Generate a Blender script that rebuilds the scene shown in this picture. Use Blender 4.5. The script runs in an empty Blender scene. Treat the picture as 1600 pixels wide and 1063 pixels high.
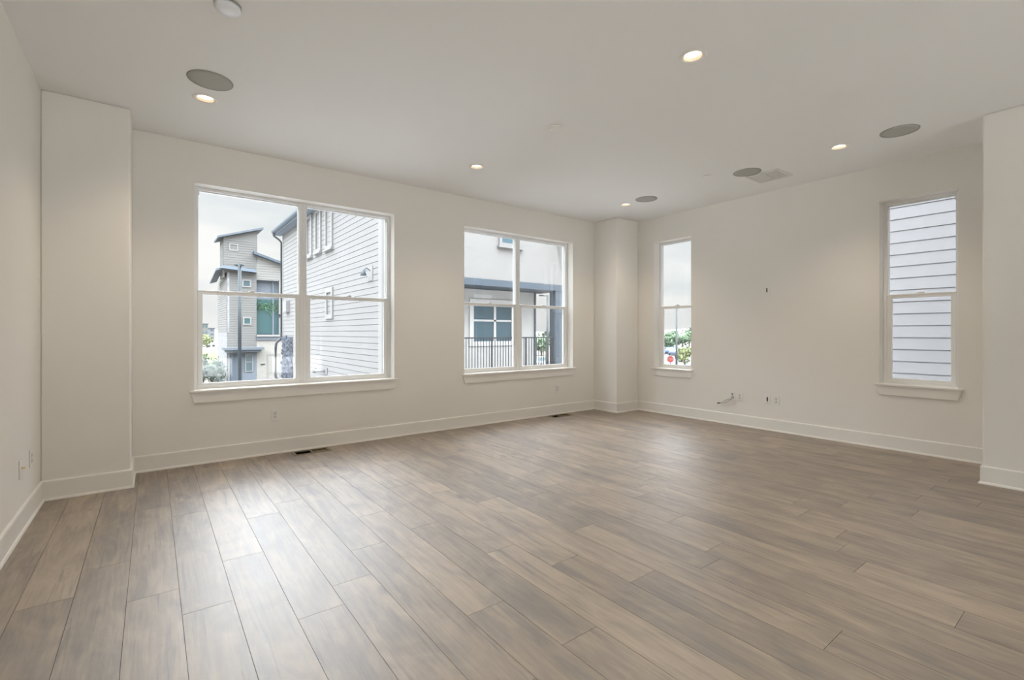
import bpy, bmesh, math, random
from mathutils import Vector, Matrix
PI = math.pi
SC = bpy.context.scene
COL = SC.collection

# ------------------------------------------------------------------ camera
cam = bpy.data.cameras.new('camera')
cam.sensor_width = 36.0
cam.lens = 741.0 / 1600 * 36.0
cam.shift_y = -11.1 / 1600
cam.clip_end = 1500
cam_o = bpy.data.objects.new('camera', cam)
COL.objects.link(cam_o)
cam_o.location = (0, 0, 1.2455)
cam_o.rotation_euler = (PI / 2, 0, -math.radians(37.19))
SC.camera = cam_o

# ------------------------------------------------------------------ sky (overcast: brighter overhead)
world = bpy.data.worlds.new('overcast_sky')
SC.world = world
world.use_nodes = True
wt = world.node_tree
wt.nodes.clear()
w_out = wt.nodes.new('ShaderNodeOutputWorld')
w_bg = wt.nodes.new('ShaderNodeBackground')
w_tc = wt.nodes.new('ShaderNodeTexCoord')
w_sep = wt.nodes.new('ShaderNodeSeparateXYZ')
w_ramp = wt.nodes.new('ShaderNodeValToRGB')
w_noise = wt.nodes.new('ShaderNodeTexNoise')
w_map = wt.nodes.new('ShaderNodeMapping')
w_map.inputs['Scale'].default_value = (1.0, 1.0, 3.2)
w_noise.inputs['Scale'].default_value = 3.0
w_noise.inputs['Detail'].default_value = 4.0
w_cl = wt.nodes.new('ShaderNodeValToRGB')
w_cl.color_ramp.elements[0].position = 0.36
w_cl.color_ramp.elements[0].color = (0.80, 0.84, 0.87, 1)
w_cl.color_ramp.elements[1].position = 0.56
w_cl.color_ramp.elements[1].color = (1.0, 1.0, 1.0, 1)
w_mul = wt.nodes.new('ShaderNodeMixRGB')
w_mul.blend_type = 'MULTIPLY'
w_mul.inputs[0].default_value = 1.0
cr = w_ramp.color_ramp
cr.elements[0].position = 0.0
cr.elements[0].color = (1.02, 1.005, 0.985, 1)
cr.elements[1].position = 1.0
cr.elements[1].color = (17.2, 17.9, 19.1, 1)
e = cr.elements.new(0.26)
e.color = (1.10, 1.085, 1.075, 1)
e = cr.elements.new(0.40)
e.color = (11.8, 12.25, 13.1, 1)
SKY = 1.0
w_bg.inputs['Strength'].default_value = SKY
L = wt.links.new
L(w_tc.outputs['Generated'], w_sep.inputs[0])
L(w_sep.outputs['Z'], w_ramp.inputs[0])
L(w_tc.outputs['Generated'], w_map.inputs[0])
L(w_map.outputs[0], w_noise.inputs['Vector'])
L(w_noise.outputs[0], w_cl.inputs[0])
L(w_ramp.outputs[0], w_mul.inputs[1])
L(w_cl.outputs[0], w_mul.inputs[2])
L(w_mul.outputs[0], w_bg.inputs['Color'])
L(w_bg.outputs[0], w_out.inputs[0])

# ------------------------------------------------------------------ exposure
vs = SC.view_settings
vs.view_transform = 'Standard'
vs.look = 'None'
vs.gamma = 1.0
vs.use_curve_mapping = False
vs.exposure = 0.0
LAMP_W = 51.0        # each recessed LED lamp, a wide downward cone
LAMP_C = (1.0, 0.85, 0.66)
try:
    SC.cycles.diffuse_bounces = 6
    SC.cycles.max_bounces = 14
    SC.cycles.transparent_max_bounces = 12
    SC.cycles.sample_clamp_indirect = 6.0
except Exception:
    pass

# ------------------------------------------------------------------ mesh helpers
class MB:
    """collects shapes, then links them as one mesh object"""
    def __init__(s):
        s.v, s.f, s.sm = [], [], []
    def add(s, vs_, fs_, smooth=False):
        n = len(s.v)
        s.v += [tuple(p) for p in vs_]
        for f in fs_:
            s.f.append(tuple(i + n for i in f))
            s.sm.append(smooth)
        return s
    def box(s, x0, x1, y0, y1, z0, z1):
        p = [(x0, y0, z0), (x1, y0, z0), (x1, y1, z0), (x0, y1, z0), (x0, y0, z1), (x1, y0, z1), (x1, y1, z1), (x0, y1, z1)]
        return s.add(p, [(0, 3, 2, 1), (4, 5, 6, 7), (0, 1, 5, 4), (1, 2, 6, 5), (2, 3, 7, 6), (3, 0, 4, 7)])
    def hexa(s, a, b):
        """a, b: two loops of 4 points -> closed hexahedron"""
        return s.add(list(a) + list(b), [(0, 3, 2, 1), (4, 5, 6, 7), (0, 1, 5, 4), (1, 2, 6, 5), (2, 3, 7, 6), (3, 0, 4, 7)])
    def prism(s, pts, axis, a0, a1):
        """closed 2D outline extruded along axis 'x','y' or 'z'"""
        n = len(pts)
        def P(p, a):
            return (a, p[0], p[1]) if axis == 'x' else (p[0], a, p[1]) if axis == 'y' else (p[0], p[1], a)
        vs_ = [P(p, a0) for p in pts] + [P(p, a1) for p in pts]
        fs_ = [tuple(range(n))[::-1], tuple(range(n, 2 * n))]
        for i in range(n):
            j = (i + 1) % n
            fs_.append((i, j, n + j, n + i))
        return s.add(vs_, fs_)
    def lathe(s, prof, seg=32, c=(0, 0, 0), axis='z', smooth=True):
        """profile [(r,h)...] spun about an axis through c"""
        vs_, fs_ = [], []
        for r, h in prof:
            for k in range(seg):
                a = 2 * PI * k / seg
                x, y = r * math.cos(a), r * math.sin(a)
                p = (x, y, h) if axis == 'z' else (h, x, y) if axis == 'x' else (x, h, y)
                vs_.append((c[0] + p[0], c[1] + p[1], c[2] + p[2]))
        for i in range(len(prof) - 1):
            for k in range(seg):
                k2 = (k + 1) % seg
                fs_.append((i * seg + k, i * seg + k2, (i + 1) * seg + k2, (i + 1) * seg + k))
        s.add(vs_, fs_, smooth)
        n = len(s.v) - len(vs_)
        for i, flip in ((0, True), (len(prof) - 1, False)):
            if prof[i][0] > 1e-6:
                loop = [n + i * seg + k for k in range(seg)]
                s.f.append(tuple(loop[::-1] if flip else loop))
                s.sm.append(False)
        return s
    def tube(s, pts, r, seg=8):
        pts = [Vector(p) for p in pts]
        vs_, fs_ = [], []
        for i, p in enumerate(pts):
            t = (pts[min(i + 1, len(pts) - 1)] - pts[max(i - 1, 0)]).normalized()
            u = t.cross(Vector((0, 0, 1)))
            if u.length < 1e-4:
                u = t.cross(Vector((1, 0, 0)))
            u.normalize()
            w = t.cross(u)
            rr = r[i] if isinstance(r, (list, tuple)) else r
            for k in range(seg):
                a = 2 * PI * k / seg
                vs_.append(p + u * (rr * math.cos(a)) + w * (rr * math.sin(a)))
        for i in range(len(pts) - 1):
            for k in range(seg):
                k2 = (k + 1) % seg
                fs_.append((i * seg + k, i * seg + k2, (i + 1) * seg + k2, (i + 1) * seg + k))
        s.add(vs_, fs_, True)
        n = len(s.v) - len(vs_)
        s.f.append(tuple(n + k for k in range(seg))); s.sm.append(False)
        s.f.append(tuple(n + (len(pts) - 1) * seg + k for k in range(seg))[::-1]); s.sm.append(False)
        return s
    def ball(s, c, r, seg=12, rings=8, sq=(1, 1, 1)):
        prof = []
        for i in range(rings + 1):
            a = -PI / 2 + PI * i / rings
            prof.append((max(1e-5, r * math.cos(a)), r * math.sin(a)))
        n = len(s.v)
        s.lathe(prof, seg)
        for i in range(n, len(s.v)):
            p = s.v[i]
            s.v[i] = (c[0] + p[0] * sq[0], c[1] + p[1] * sq[1], c[2] + p[2] * sq[2])
        return s
    def build(s, name, mat, parent=None, bevel=0.0, seg=2, loc=None):
        me = bpy.data.meshes.new(name)
        me.from_pydata(s.v, [], s.f)
        me.polygons.foreach_set('use_smooth', s.sm)
        bm = bmesh.new()
        bm.from_mesh(me)
        bmesh.ops.recalc_face_normals(bm, faces=bm.faces)
        bm.to_mesh(me)
        bm.free()
        me.materials.append(mat)
        o = bpy.data.objects.new(name, me)
        COL.objects.link(o)
        if parent:
            o.parent = parent
        if loc:
            o.location = loc
        if bevel:
            m = o.modifiers.new('bevel', 'BEVEL')
            m.width = bevel
            m.segments = seg
            m.limit_method = 'ANGLE'
            m.angle_limit = math.radians(40)
        return o

def tag(o, label, cat, group=None, kind=None):
    o['label'] = label
    o['category'] = cat
    if group: o['group'] = group
    if kind: o['kind'] = kind
    return o
def empty(name, loc=(0, 0, 0), rz=0.0):
    o = bpy.data.objects.new(name, None)
    o.empty_display_size = 0.1
    COL.objects.link(o)
    o.location = loc
    o.rotation_euler = (0, 0, rz)
    return o
def thing(name, label, cat, loc=(0, 0, 0), rz=0.0, group=None, kind=None):
    return tag(empty(name, loc, rz), label, cat, group, kind)
def dup(root, loc, label, rz=None):
    r = root.copy(); COL.objects.link(r); r.location = loc; r['label'] = label
    if rz is not None: r.rotation_euler = (0, 0, rz)
    for ch in root.children:
        c = ch.copy(); COL.objects.link(c); c.parent = r
        for g in ch.children:
            d = g.copy(); COL.objects.link(d); d.parent = c
    return r

# ------------------------------------------------------------------ materials
def mat(name, col, rough=0.6, spec=0.5, var=0.0, vscale=6.0, metal=0.0, bump=0.0, bscale=60.0):
    m = bpy.data.materials.new(name)
    m.use_nodes = True
    t = m.node_tree
    b = t.nodes['Principled BSDF']
    b.inputs['Base Color'].default_value = (*col, 1)
    b.inputs['Roughness'].default_value = rough
    b.inputs['Specular IOR Level'].default_value = spec
    b.inputs['Metallic'].default_value = metal
    tc = t.nodes.new('ShaderNodeTexCoord')
    if var:
        n = t.nodes.new('ShaderNodeTexNoise')
        n.inputs['Scale'].default_value = vscale
        n.inputs['Detail'].default_value = 4
        r = t.nodes.new('ShaderNodeValToRGB')
        r.color_ramp.elements[0].position = 0.3
        r.color_ramp.elements[1].position = 0.7
        r.color_ramp.elements[0].color = (*[c * (1 - var) for c in col], 1)
        r.color_ramp.elements[1].color = (*[min(1, c * (1 + var)) for c in col], 1)
        t.links.new(tc.outputs['Object'], n.inputs['Vector'])
        t.links.new(n.outputs[0], r.inputs[0])
        t.links.new(r.outputs[0], b.inputs['Base Color'])
    if bump:
        n2 = t.nodes.new('ShaderNodeTexNoise')
        n2.inputs['Scale'].default_value = bscale
        n2.inputs['Detail'].default_value = 3
        bp = t.nodes.new('ShaderNodeBump')
        bp.inputs['Strength'].default_value = bump
        bp.inputs['Distance'].default_value = 0.01
        t.links.new(tc.outputs['Object'], n2.inputs['Vector'])
        t.links.new(n2.outputs[0], bp.inputs['Height'])
        t.links.new(bp.outputs[0], b.inputs['Normal'])
    return m

def emit_mat(name, col, strength):
    m = bpy.data.materials.new(name)
    m.use_nodes = True
    t = m.node_tree
    t.nodes.clear()
    o = t.nodes.new('ShaderNodeOutputMaterial')
    e_ = t.nodes.new('ShaderNodeEmission')
    e_.inputs[0].default_value = (*col, 1)
    e_.inputs[1].default_value = strength
    t.links.new(e_.outputs[0], o.inputs[0])
    return m

def glass_mat(name, tint=(0.97, 0.98, 0.975), refl=1.0):
    m = bpy.data.materials.new(name)
    m.use_nodes = True
    t = m.node_tree
    t.nodes.clear()
    o = t.nodes.new('ShaderNodeOutputMaterial')
    mx = t.nodes.new('ShaderNodeMixShader')
    tr = t.nodes.new('ShaderNodeBsdfTransparent')
    tr.inputs[0].default_value = (*tint, 1)
    gl = t.nodes.new('ShaderNodeBsdfGlossy')
    gl.inputs['Roughness'].default_value = 0.0
    fr = t.nodes.new('ShaderNodeFresnel')
    fr.inputs['IOR'].default_value = 1.45
    ml = t.nodes.new('ShaderNodeMath'); ml.operation = 'MULTIPLY'; ml.inputs[1].default_value = refl
    t.links.new(fr.outputs[0], ml.inputs[0])
    t.links.new(ml.outputs[0], mx.inputs[0])
    t.links.new(tr.outputs[0], mx.inputs[1])
    t.links.new(gl.outputs[0], mx.inputs[2])
    t.links.new(mx.outputs[0], o.inputs[0])
    return m

def screen_mat(name, col, cover):
    m = bpy.data.materials.new(name)
    m.use_nodes = True
    t = m.node_tree
    t.nodes.clear()
    o = t.nodes.new('ShaderNodeOutputMaterial')
    mx = t.nodes.new('ShaderNodeMixShader')
    mx.inputs[0].default_value = cover
    tr = t.nodes.new('ShaderNodeBsdfTransparent')
    df = t.nodes.new('ShaderNodeBsdfDiffuse')
    df.inputs[0].default_value = (*col, 1)
    t.links.new(tr.outputs[0], mx.inputs[1])
    t.links.new(df.outputs[0], mx.inputs[2])
    t.links.new(mx.outputs[0], o.inputs[0])
    return m

M = {}
M['wall'] = mat('wall_paint', (0.82, 0.795, 0.75), 0.75, 0.25, bump=0.03, bscale=180)
M['ceil'] = mat('ceiling_paint', (0.84, 0.835, 0.82), 0.85, 0.2, bump=0.03, bscale=140)
M['trim'] = mat('trim_paint', (0.82, 0.80, 0.76), 0.35, 0.45)
M['vinyl'] = mat('white_vinyl', (0.84, 0.84, 0.83), 0.35, 0.45)
M['plate'] = mat('white_plastic', (0.80, 0.79, 0.76), 0.35, 0.5)
M['plate_face'] = mat('receptacle_plastic', (0.70, 0.69, 0.66), 0.4, 0.5)
M['dark'] = mat('black_slot', (0.03, 0.03, 0.03), 0.6)
M['grey_insert'] = mat('grey_insert', (0.22, 0.21, 0.20), 0.5)
M['brass'] = mat('brass_connector', (0.75, 0.55, 0.25), 0.3, 0.5, metal=1.0)
M['cable'] = mat('pale_cable', (0.55, 0.53, 0.50), 0.5)
M['grille'] = mat('speaker_cloth', (0.448, 0.444, 0.412), 0.9, 0.1, bump=0.3, bscale=900)
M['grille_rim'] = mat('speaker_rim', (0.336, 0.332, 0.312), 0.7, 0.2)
M['register'] = mat('register_white', (0.70, 0.69, 0.67), 0.5, 0.4)
M['register_slot'] = mat('register_slot', (0.28, 0.276, 0.266), 0.8)
M['detector'] = mat('detector_plastic', (0.82, 0.83, 0.86), 0.4, 0.5)
M['lens'] = emit_mat('lamp_lens', (1.0, 0.92, 0.82), 3.2)
M['baffle'] = mat('warm_glow_baffle', (0.80, 0.68, 0.50), 0.5, 0.4)  # warm lamp glow put into the baffle colour
M['glass'] = glass_mat('window_glass', refl=0.7)
M['screen'] = screen_mat('insect_screen', (0.10, 0.10, 0.11), 0.03)
M['vent_wood'] = mat('vent_frame_wood', (0.22, 0.182, 0.138), 0.5, 0.4, var=0.15, vscale=30)
M['duct'] = mat('vent_duct_dark', (0.012, 0.011, 0.010), 0.9, 0.1)
M['damper'] = mat('vent_damper', (0.187, 0.154, 0.083), 0.7, 0.2, var=0.2, vscale=30)
M['subfloor'] = mat('plank_joint', (0.07, 0.06, 0.05), 0.9, 0.1)
# outside
M['sid_a'] = mat('light_grey_siding', (0.157, 0.153, 0.148), 0.7, 0.2, var=0.04, vscale=1.2)
M['sid_b'] = mat('grey_siding', (0.127, 0.125, 0.12), 0.8, 0.1, var=0.04, vscale=0.8)
M['sid_b2'] = mat('beige_siding', (0.178, 0.175, 0.164), 0.8, 0.1, var=0.04, vscale=0.8)
M['sid_c'] = mat('pale_blue_siding', (0.434, 0.431, 0.445), 0.7, 0.2, var=0.02, vscale=1.5)
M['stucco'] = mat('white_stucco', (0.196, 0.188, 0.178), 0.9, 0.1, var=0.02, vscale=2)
M['stucco_b'] = mat('white_stucco_lightened', (0.407, 0.397, 0.38), 0.9, 0.1, var=0.02, vscale=2)  # lighter copy of the white stucco, offsets the shade in the balcony recess
M['white_b'] = mat('white_trim_lightened', (0.504, 0.491, 0.476), 0.6, 0.2)  # exterior trim lightened in colour against the balcony shade
M['pane_b'] = mat('blue_grey_window_pane', (0.055, 0.094, 0.115), 0.15, 0.5)
M['white'] = mat('white_exterior_trim', (0.182, 0.178, 0.172), 0.6, 0.2)
M['slate'] = mat('slate_blue_trim', (0.055, 0.07, 0.087), 0.6, 0.3)
M['slate_l'] = mat('slate_blue_roof', (0.088, 0.101, 0.119), 0.7, 0.2)
M['slate_wall'] = mat('slate_blue_wall', (0.112, 0.129, 0.149), 0.7, 0.2)
M['rail'] = mat('dark_metal_railing', (0.021, 0.023, 0.028), 0.5, 0.4)
M['pane'] = mat('dark_window_pane', (0.048, 0.08, 0.092), 0.06, 0.8)
M['pane_sky'] = mat('sky_reflection_pane', (0.20, 0.205, 0.215), 0.5, 0.5)  # reflected sky put into the pane colour as an even pale tone
M['pane_teal'] = mat('teal_glazing', (0.028, 0.068, 0.072), 0.25, 0.5)
M['door_b'] = mat('slate_door', (0.067, 0.083, 0.104), 0.5, 0.4)
M['brick_b'] = mat('cream_brick', (0.226, 0.216, 0.196), 0.9, 0.1, var=0.10, vscale=4)
M['stone'] = mat('blue_grey_stone', (0.056, 0.062, 0.076), 0.9, 0.1, var=0.5, vscale=5, bump=0.5, bscale=12)
M['stone_l'] = mat('pale_stone', (0.2, 0.2, 0.204), 0.9, 0.1, var=0.22, vscale=3)
M['pole'] = mat('dark_teal_pole', (0.007, 0.013, 0.017), 0.5, 0.4)
M['pole_g'] = mat('grey_green_pole', (0.024, 0.029, 0.03), 0.5, 0.4)
M['ground'] = mat('pale_ground', (0.132, 0.124, 0.108), 0.95, 0.05, var=0.14, vscale=0.05)
M['terrace'] = mat('bounce_concrete', (0.80, 0.79, 0.77), 0.9, 0.1, var=0.06, vscale=1.0)  # pale reflector colour for the added terrace, throws daylight onto the ceiling
M['paving'] = mat('bounce_paving', (0.34, 0.34, 0.34), 0.9, 0.1, var=0.06, vscale=0.6)  # reflector colour for the added court paving, sends daylight up through the windows
M['gravel'] = mat('bounce_gravel', (0.36, 0.36, 0.36), 0.95, 0.1, var=0.15, vscale=20)  # reflector colour for the added strip, brightens the lower siding
M['asphalt'] = mat('pale_asphalt', (0.095, 0.095, 0.095), 0.95, 0.05, var=0.08, vscale=0.2)
M['grass'] = mat('dry_green_grass', (0.124, 0.15, 0.058), 0.95, 0.05, var=0.25, vscale=0.15)
M['leaf'] = mat('green_leaves', (0.119, 0.168, 0.105), 0.8, 0.2, var=0.35, vscale=0.8)
M['leaf_l'] = mat('yellow_green_leaves', (0.186, 0.208, 0.104), 0.8, 0.2, var=0.3, vscale=1.0)
M['leaf_g'] = mat('grey_green_leaves', (0.073, 0.087, 0.076), 0.8, 0.2, var=0.45, vscale=1.5)
M['leaf_b'] = mat('reflection_leaves', (0.075, 0.155, 0.085), 0.8, 0.2, var=0.3, vscale=2)  # leaf colour for the stand-in of a green reflection in the glass
M['bark'] = mat('bark', (0.14, 0.11, 0.09), 0.9, 0.1)
M['hill'] = mat('hazy_hill', (0.22, 0.205, 0.195), 1.0, 0.0, var=0.1, vscale=0.02)
M['car_w'] = mat('white_car_paint', (0.232, 0.232, 0.232), 0.25, 0.5)
M['car_b'] = mat('blue_car_paint', (0.047, 0.098, 0.233), 0.25, 0.5)
M['car_d'] = mat('dark_car_paint', (0.10, 0.12, 0.17), 0.25, 0.5)
M['tyre'] = mat('tyre', (0.03, 0.03, 0.03), 0.9)
M['red'] = mat('stop_sign_red', (0.199, 0.017, 0.015), 0.5, 0.3)
M['far_w'] = mat('distant_wall', (0.145, 0.145, 0.151), 0.9, 0.1)

def floor_material():
    m = bpy.data.materials.new('oak_laminate')
    m.use_nodes = True
    t = m.node_tree
    N = lambda k: t.nodes.new(k)
    Lk = t.links.new
    b = t.nodes['Principled BSDF']
    at = N('ShaderNodeAttribute'); at.attribute_name = 'plank'
    tc = N('ShaderNodeTexCoord')
    # shift the pattern for every plank
    comb = N('ShaderNodeCombineXYZ')
    m1 = N('ShaderNodeMath'); m1.operation = 'MULTIPLY'; m1.inputs[1].default_value = 37.0
    m2 = N('ShaderNodeMath'); m2.operation = 'MULTIPLY'; m2.inputs[1].default_value = 91.0
    Lk(at.outputs['Fac'], m1.inputs[0]); Lk(at.outputs['Fac'], m2.inputs[0])
    Lk(m1.outputs[0], comb.inputs[0]); Lk(m2.outputs[0], comb.inputs[1])
    add = N('ShaderNodeVectorMath'); add.operation = 'ADD'
    Lk(tc.outputs['Object'], add.inputs[0]); Lk(comb.outputs[0], add.inputs[1])
    def noise(scale, sx, sy, detail=5, rough=0.6, dist=0.0):
        mp = N('ShaderNodeMapping'); mp.inputs['Scale'].default_value = (sx, sy, 1)
        n = N('ShaderNodeTexNoise'); n.inputs['Scale'].default_value = scale
        n.inputs['Detail'].default_value = detail; n.inputs['Roughness'].default_value = rough
        n.inputs['Distortion'].default_value = dist
        Lk(add.outputs[0], mp.inputs[0]); Lk(mp.outputs[0], n.inputs['Vector'])
        return n
    fine = noise(1.0, 80, 3.0, 4, 0.65, 0.6)
    streak = noise(1.0, 11, 1.3, 6, 0.62, 1.6)
    cloud = noise(1.0, 5.0, 2.4, 4, 0.6, 1.0)
    dark = noise(1.0, 26, 0.9, 3, 0.5, 2.2)
    ramp = N('ShaderNodeValToRGB')
    r = ramp.color_ramp
    r.elements[0].position = 0.36; r.elements[0].color = (0.075, 0.049, 0.028, 1)
    r.elements[1].position = 0.66; r.elements[1].color = (0.345, 0.258, 0.170, 1)
    e_ = r.elements.new(0.47); e_.color = (0.165, 0.115, 0.070, 1)
    e_ = r.elements.new(0.55); e_.color = (0.242, 0.173, 0.108, 1)
    def madd(a, k, c=None):
        x = N('ShaderNodeMath'); x.operation = 'MULTIPLY_ADD'
        Lk(a, x.inputs[0]); x.inputs[1].default_value = k
        if c is None: x.inputs[2].default_value = 0
        else: Lk(c, x.inputs[2])
        return x.outputs[0]
    h = madd(streak.outputs[0], 0.41)
    h = madd(cloud.outputs[0], 0.37, h)
    h = madd(fine.outputs[0], 0.22, h)
    h = madd(at.outputs['Fac'], 0.10, h)
    sub = N('ShaderNodeMath'); sub.operation = 'SUBTRACT'; sub.inputs[1].default_value = 0.045
    Lk(h, sub.inputs[0])
    dr = N('ShaderNodeMapRange')            # sparse dark mineral streaks
    dr.inputs['From Min'].default_value = 0.60; dr.inputs['From Max'].default_value = 0.74
    dr.inputs['To Min'].default_value = 0.0; dr.inputs['To Max'].default_value = 0.16
    Lk(dark.outputs[0], dr.inputs[0])
    sub2 = N('ShaderNodeMath'); sub2.operation = 'SUBTRACT'
    Lk(sub.outputs[0], sub2.inputs[0]); Lk(dr.outputs[0], sub2.inputs[1])
    Lk(sub2.outputs[0], ramp.inputs[0])
    # knots
    mpk = N('ShaderNodeMapping'); mpk.inputs['Scale'].default_value = (3.4, 1.7, 1)
    vor = N('ShaderNodeTexVoronoi'); vor.inputs['Scale'].default_value = 1.0
    vor.inputs['Randomness'].default_value = 1.0
    warp = N('ShaderNodeMixRGB'); warp.inputs[0].default_value = 0.06
    wn = noise(1.0, 22, 8, 2, 0.5)
    Lk(add.outputs[0], mpk.inputs[0])
    Lk(mpk.outputs[0], warp.inputs[1]); Lk(wn.outputs['Color'], warp.inputs[2])
    Lk(warp.outputs[0], vor.inputs['Vector'])
    kr = N('ShaderNodeValToRGB')
    kr.color_ramp.elements[0].position = 0.035; kr.color_ramp.elements[0].color = (0.20, 0.18, 0.17, 1)
    kr.color_ramp.elements[1].position = 0.13; kr.color_ramp.elements[1].color = (1, 1, 1, 1)
    Lk(vor.outputs['Distance'], kr.inputs[0])
    mul = N('ShaderNodeMixRGB'); mul.blend_type = 'MULTIPLY'; mul.inputs[0].default_value = 0.8
    Lk(ramp.outputs[0], mul.inputs[1]); Lk(kr.outputs[0], mul.inputs[2])
    Lk(mul.outputs[0], b.inputs['Base Color'])
    rr = N('ShaderNodeMapRange')
    rr.inputs['To Min'].default_value = 0.45; rr.inputs['To Max'].default_value = 0.57
    Lk(fine.outputs[0], rr.inputs[0]); Lk(rr.outputs[0], b.inputs['Roughness'])
    b.inputs['Specular IOR Level'].default_value = 1.0
    b.inputs['IOR'].default_value = 2.2
    bp = N('ShaderNodeBump'); bp.inputs['Strength'].default_value = 0.12; bp.inputs['Distance'].default_value = 0.002
    Lk(fine.outputs[0], bp.inputs['Height']); Lk(bp.outputs[0], b.inputs['Normal'])
    return m
M['floor'] = floor_material()

# ------------------------------------------------------------------ room dimensions (metres)
H = 3.05
YL = 5.377          # inner face of the two-window wall
XR = 6.283          # inner face of the right-hand wall
XW = -0.657         # inner face of the left-hand wall
YB = -4.2           # wall behind the camera
YP = 4.897          # front faces of the two corner piers
XP = -0.139         # right edge of the left pier
XB = 5.763          # left face of the far pier
XRP, YRP = 5.471, 0.7725   # right-hand pier
T = 0.21
SILL, HEAD = 0.70, 2.665
FRONT = [(0.315, 2.310), (3.287, 5.285)]
BACK = [(0.4, 1.8), (2.8, 4.2)]              # unseen glazed openings, added behind the viewpoint for more daylight
RIGHT = [(3.945, 4.587), (1.058, 1.690)]     # y ranges

def slab(mb, a0, a1, z0, z1, holes, d0, d1, conv):
    """a wall with openings; conv(a, d, z) -> xyz; only outer faces are made"""
    A = sorted({a0, a1, *[h for q in holes for h in q[:2]]})
    Z = sorted({z0, z1, *[h for q in holes for h in q[2:]]})
    def solid(i, j):
        if i < 0 or j < 0 or i >= len(A) - 1 or j >= len(Z) - 1: return False
        ca, cz = (A[i] + A[i + 1]) / 2, (Z[j] + Z[j + 1]) / 2
        return not any(q[0] < ca < q[1] and q[2] < cz < q[3] for q in holes)
    for i in range(len(A) - 1):
        for j in range(len(Z) - 1):
            if not solid(i, j): continue
            p, q, r_, s_ = A[i], A[i + 1], Z[j], Z[j + 1]
            fs = [[(p, d0, r_), (q, d0, r_), (q, d0, s_), (p, d0, s_)], [(p, d1, r_), (q, d1, r_), (q, d1, s_), (p, d1, s_)]]
            if not solid(i - 1, j): fs.append([(p, d0, r_), (p, d1, r_), (p, d1, s_), (p, d0, s_)])
            if not solid(i + 1, j): fs.append([(q, d0, r_), (q, d1, r_), (q, d1, s_), (q, d0, s_)])
            if not solid(i, j - 1): fs.append([(p, d0, r_), (q, d0, r_), (q, d1, r_), (p, d1, r_)])
            if not solid(i, j + 1): fs.append([(p, d0, s_), (q, d0, s_), (q, d1, s_), (p, d1, s_)])
            for f in fs:
                mb.add([conv(*v) for v in f], [(0, 1, 2, 3)])
def weld(o, d=1e-4):
    bm = bmesh.new(); bm.from_mesh(o.data)
    bmesh.ops.remove_doubles(bm, verts=bm.verts, dist=d)
    bmesh.ops.recalc_face_normals(bm, faces=bm.faces)
    bm.to_mesh(o.data); bm.free()
    return o

# walls
mb = MB(); slab(mb, XW, XR, 0, H, [(a, b, SILL, HEAD) for a, b in FRONT], YL, YL + T, lambda a, d, z: (a, d, z))
tag(weld(mb.build('wall_front', M['wall'])), 'off white wall holding the two wide double windows', 'wall', kind='structure')
mb = MB(); slab(mb, YRP - 0.3, YL + T, 0, H, [(a, b, SILL, HEAD) for a, b in RIGHT], XR, XR + T, lambda a, d, z: (d, a, z))
tag(weld(mb.build('wall_right', M['wall'])), 'off white wall holding the two narrow single windows', 'wall', kind='structure')
tag(MB().box(XW - T, XR + T, YB - T, YL + T, H + 0.26, 8.6).build('wall_upper_skyblock', M['stucco_b']), 'unseen upper storey added above the ceiling to block sky light', 'wall', kind='structure')  # unseen box put above the room to cut sky light on the neighbouring siding
tag(MB().box(XW - T, XW, YB, YL + T, 0, H).build('wall_left', M['wall']), 'off white wall cut by the left edge of the photo', 'wall', kind='structure')
mb = MB(); slab(mb, XW, XRP + 0.5, 0, H, [(a, b, 0.05, 2.80) for a, b in BACK], YB - T, YB, lambda a, d, z: (a, d, z))
tag(weld(mb.build('wall_back', M['wall'])), 'off white wall with added glazed openings behind the viewpoint', 'wall', kind='structure')
for k, (a, b) in enumerate(BACK):  # unseen glazing added to bring daylight in from behind
    gw_ = tag(MB().box(a, b, YB - 0.12, YB - 0.115, 0.05, 2.80).build('window_%d' % (5 + k), M['glass']), 'added unseen tall glazed opening for daylight behind the viewpoint, %s half' % ('left', 'right')[k], 'window', kind='structure')
tag(MB().box(XW, XP, YP, YL, 0, H).build('wall_left_pier', M['wall'], bevel=0.012, seg=3), 'beige white boxed pier left of the wide street window', 'pier', kind='structure')
tag(MB().box(XB, XR, YP, YL, 0, H).build('wall_corner_pier', M['wall'], bevel=0.012, seg=3), 'beige white boxed pier in the far corner between the windows', 'pier', kind='structure')
tag(MB().box(XRP, XR + T, YB, YRP, 0, H).build('wall_right_pier', M['wall'], bevel=0.012, seg=3), 'beige wall projecting at the right edge of the photo', 'pier', kind='structure')
LAMPS = [(2.807, 1.750), (0.327, 4.335), (2.807, 4.333), (5.308, 4.345), (5.306, 1.746), (0.327, 1.748), (0.327, -0.84), (2.807, -0.84), (0.327, -3.3), (2.807, -3.3)]
def holes_grid():
    # a square hole above every lamp; kept apart so that the wall helper can cut them
    return [(x - 0.059, x + 0.059, y - 0.059, y + 0.059) for x, y in LAMPS]
mb = MB(); slab(mb, XW - T, XR + T, YB - T, YL + T, holes_grid(), 0.0, 0.25, lambda a, d, z: (a, z, H + d))
tag(weld(mb.build('ceiling', M['ceil']), 1e-5), 'flat matte white ceiling', 'ceiling', kind='structure')

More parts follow.
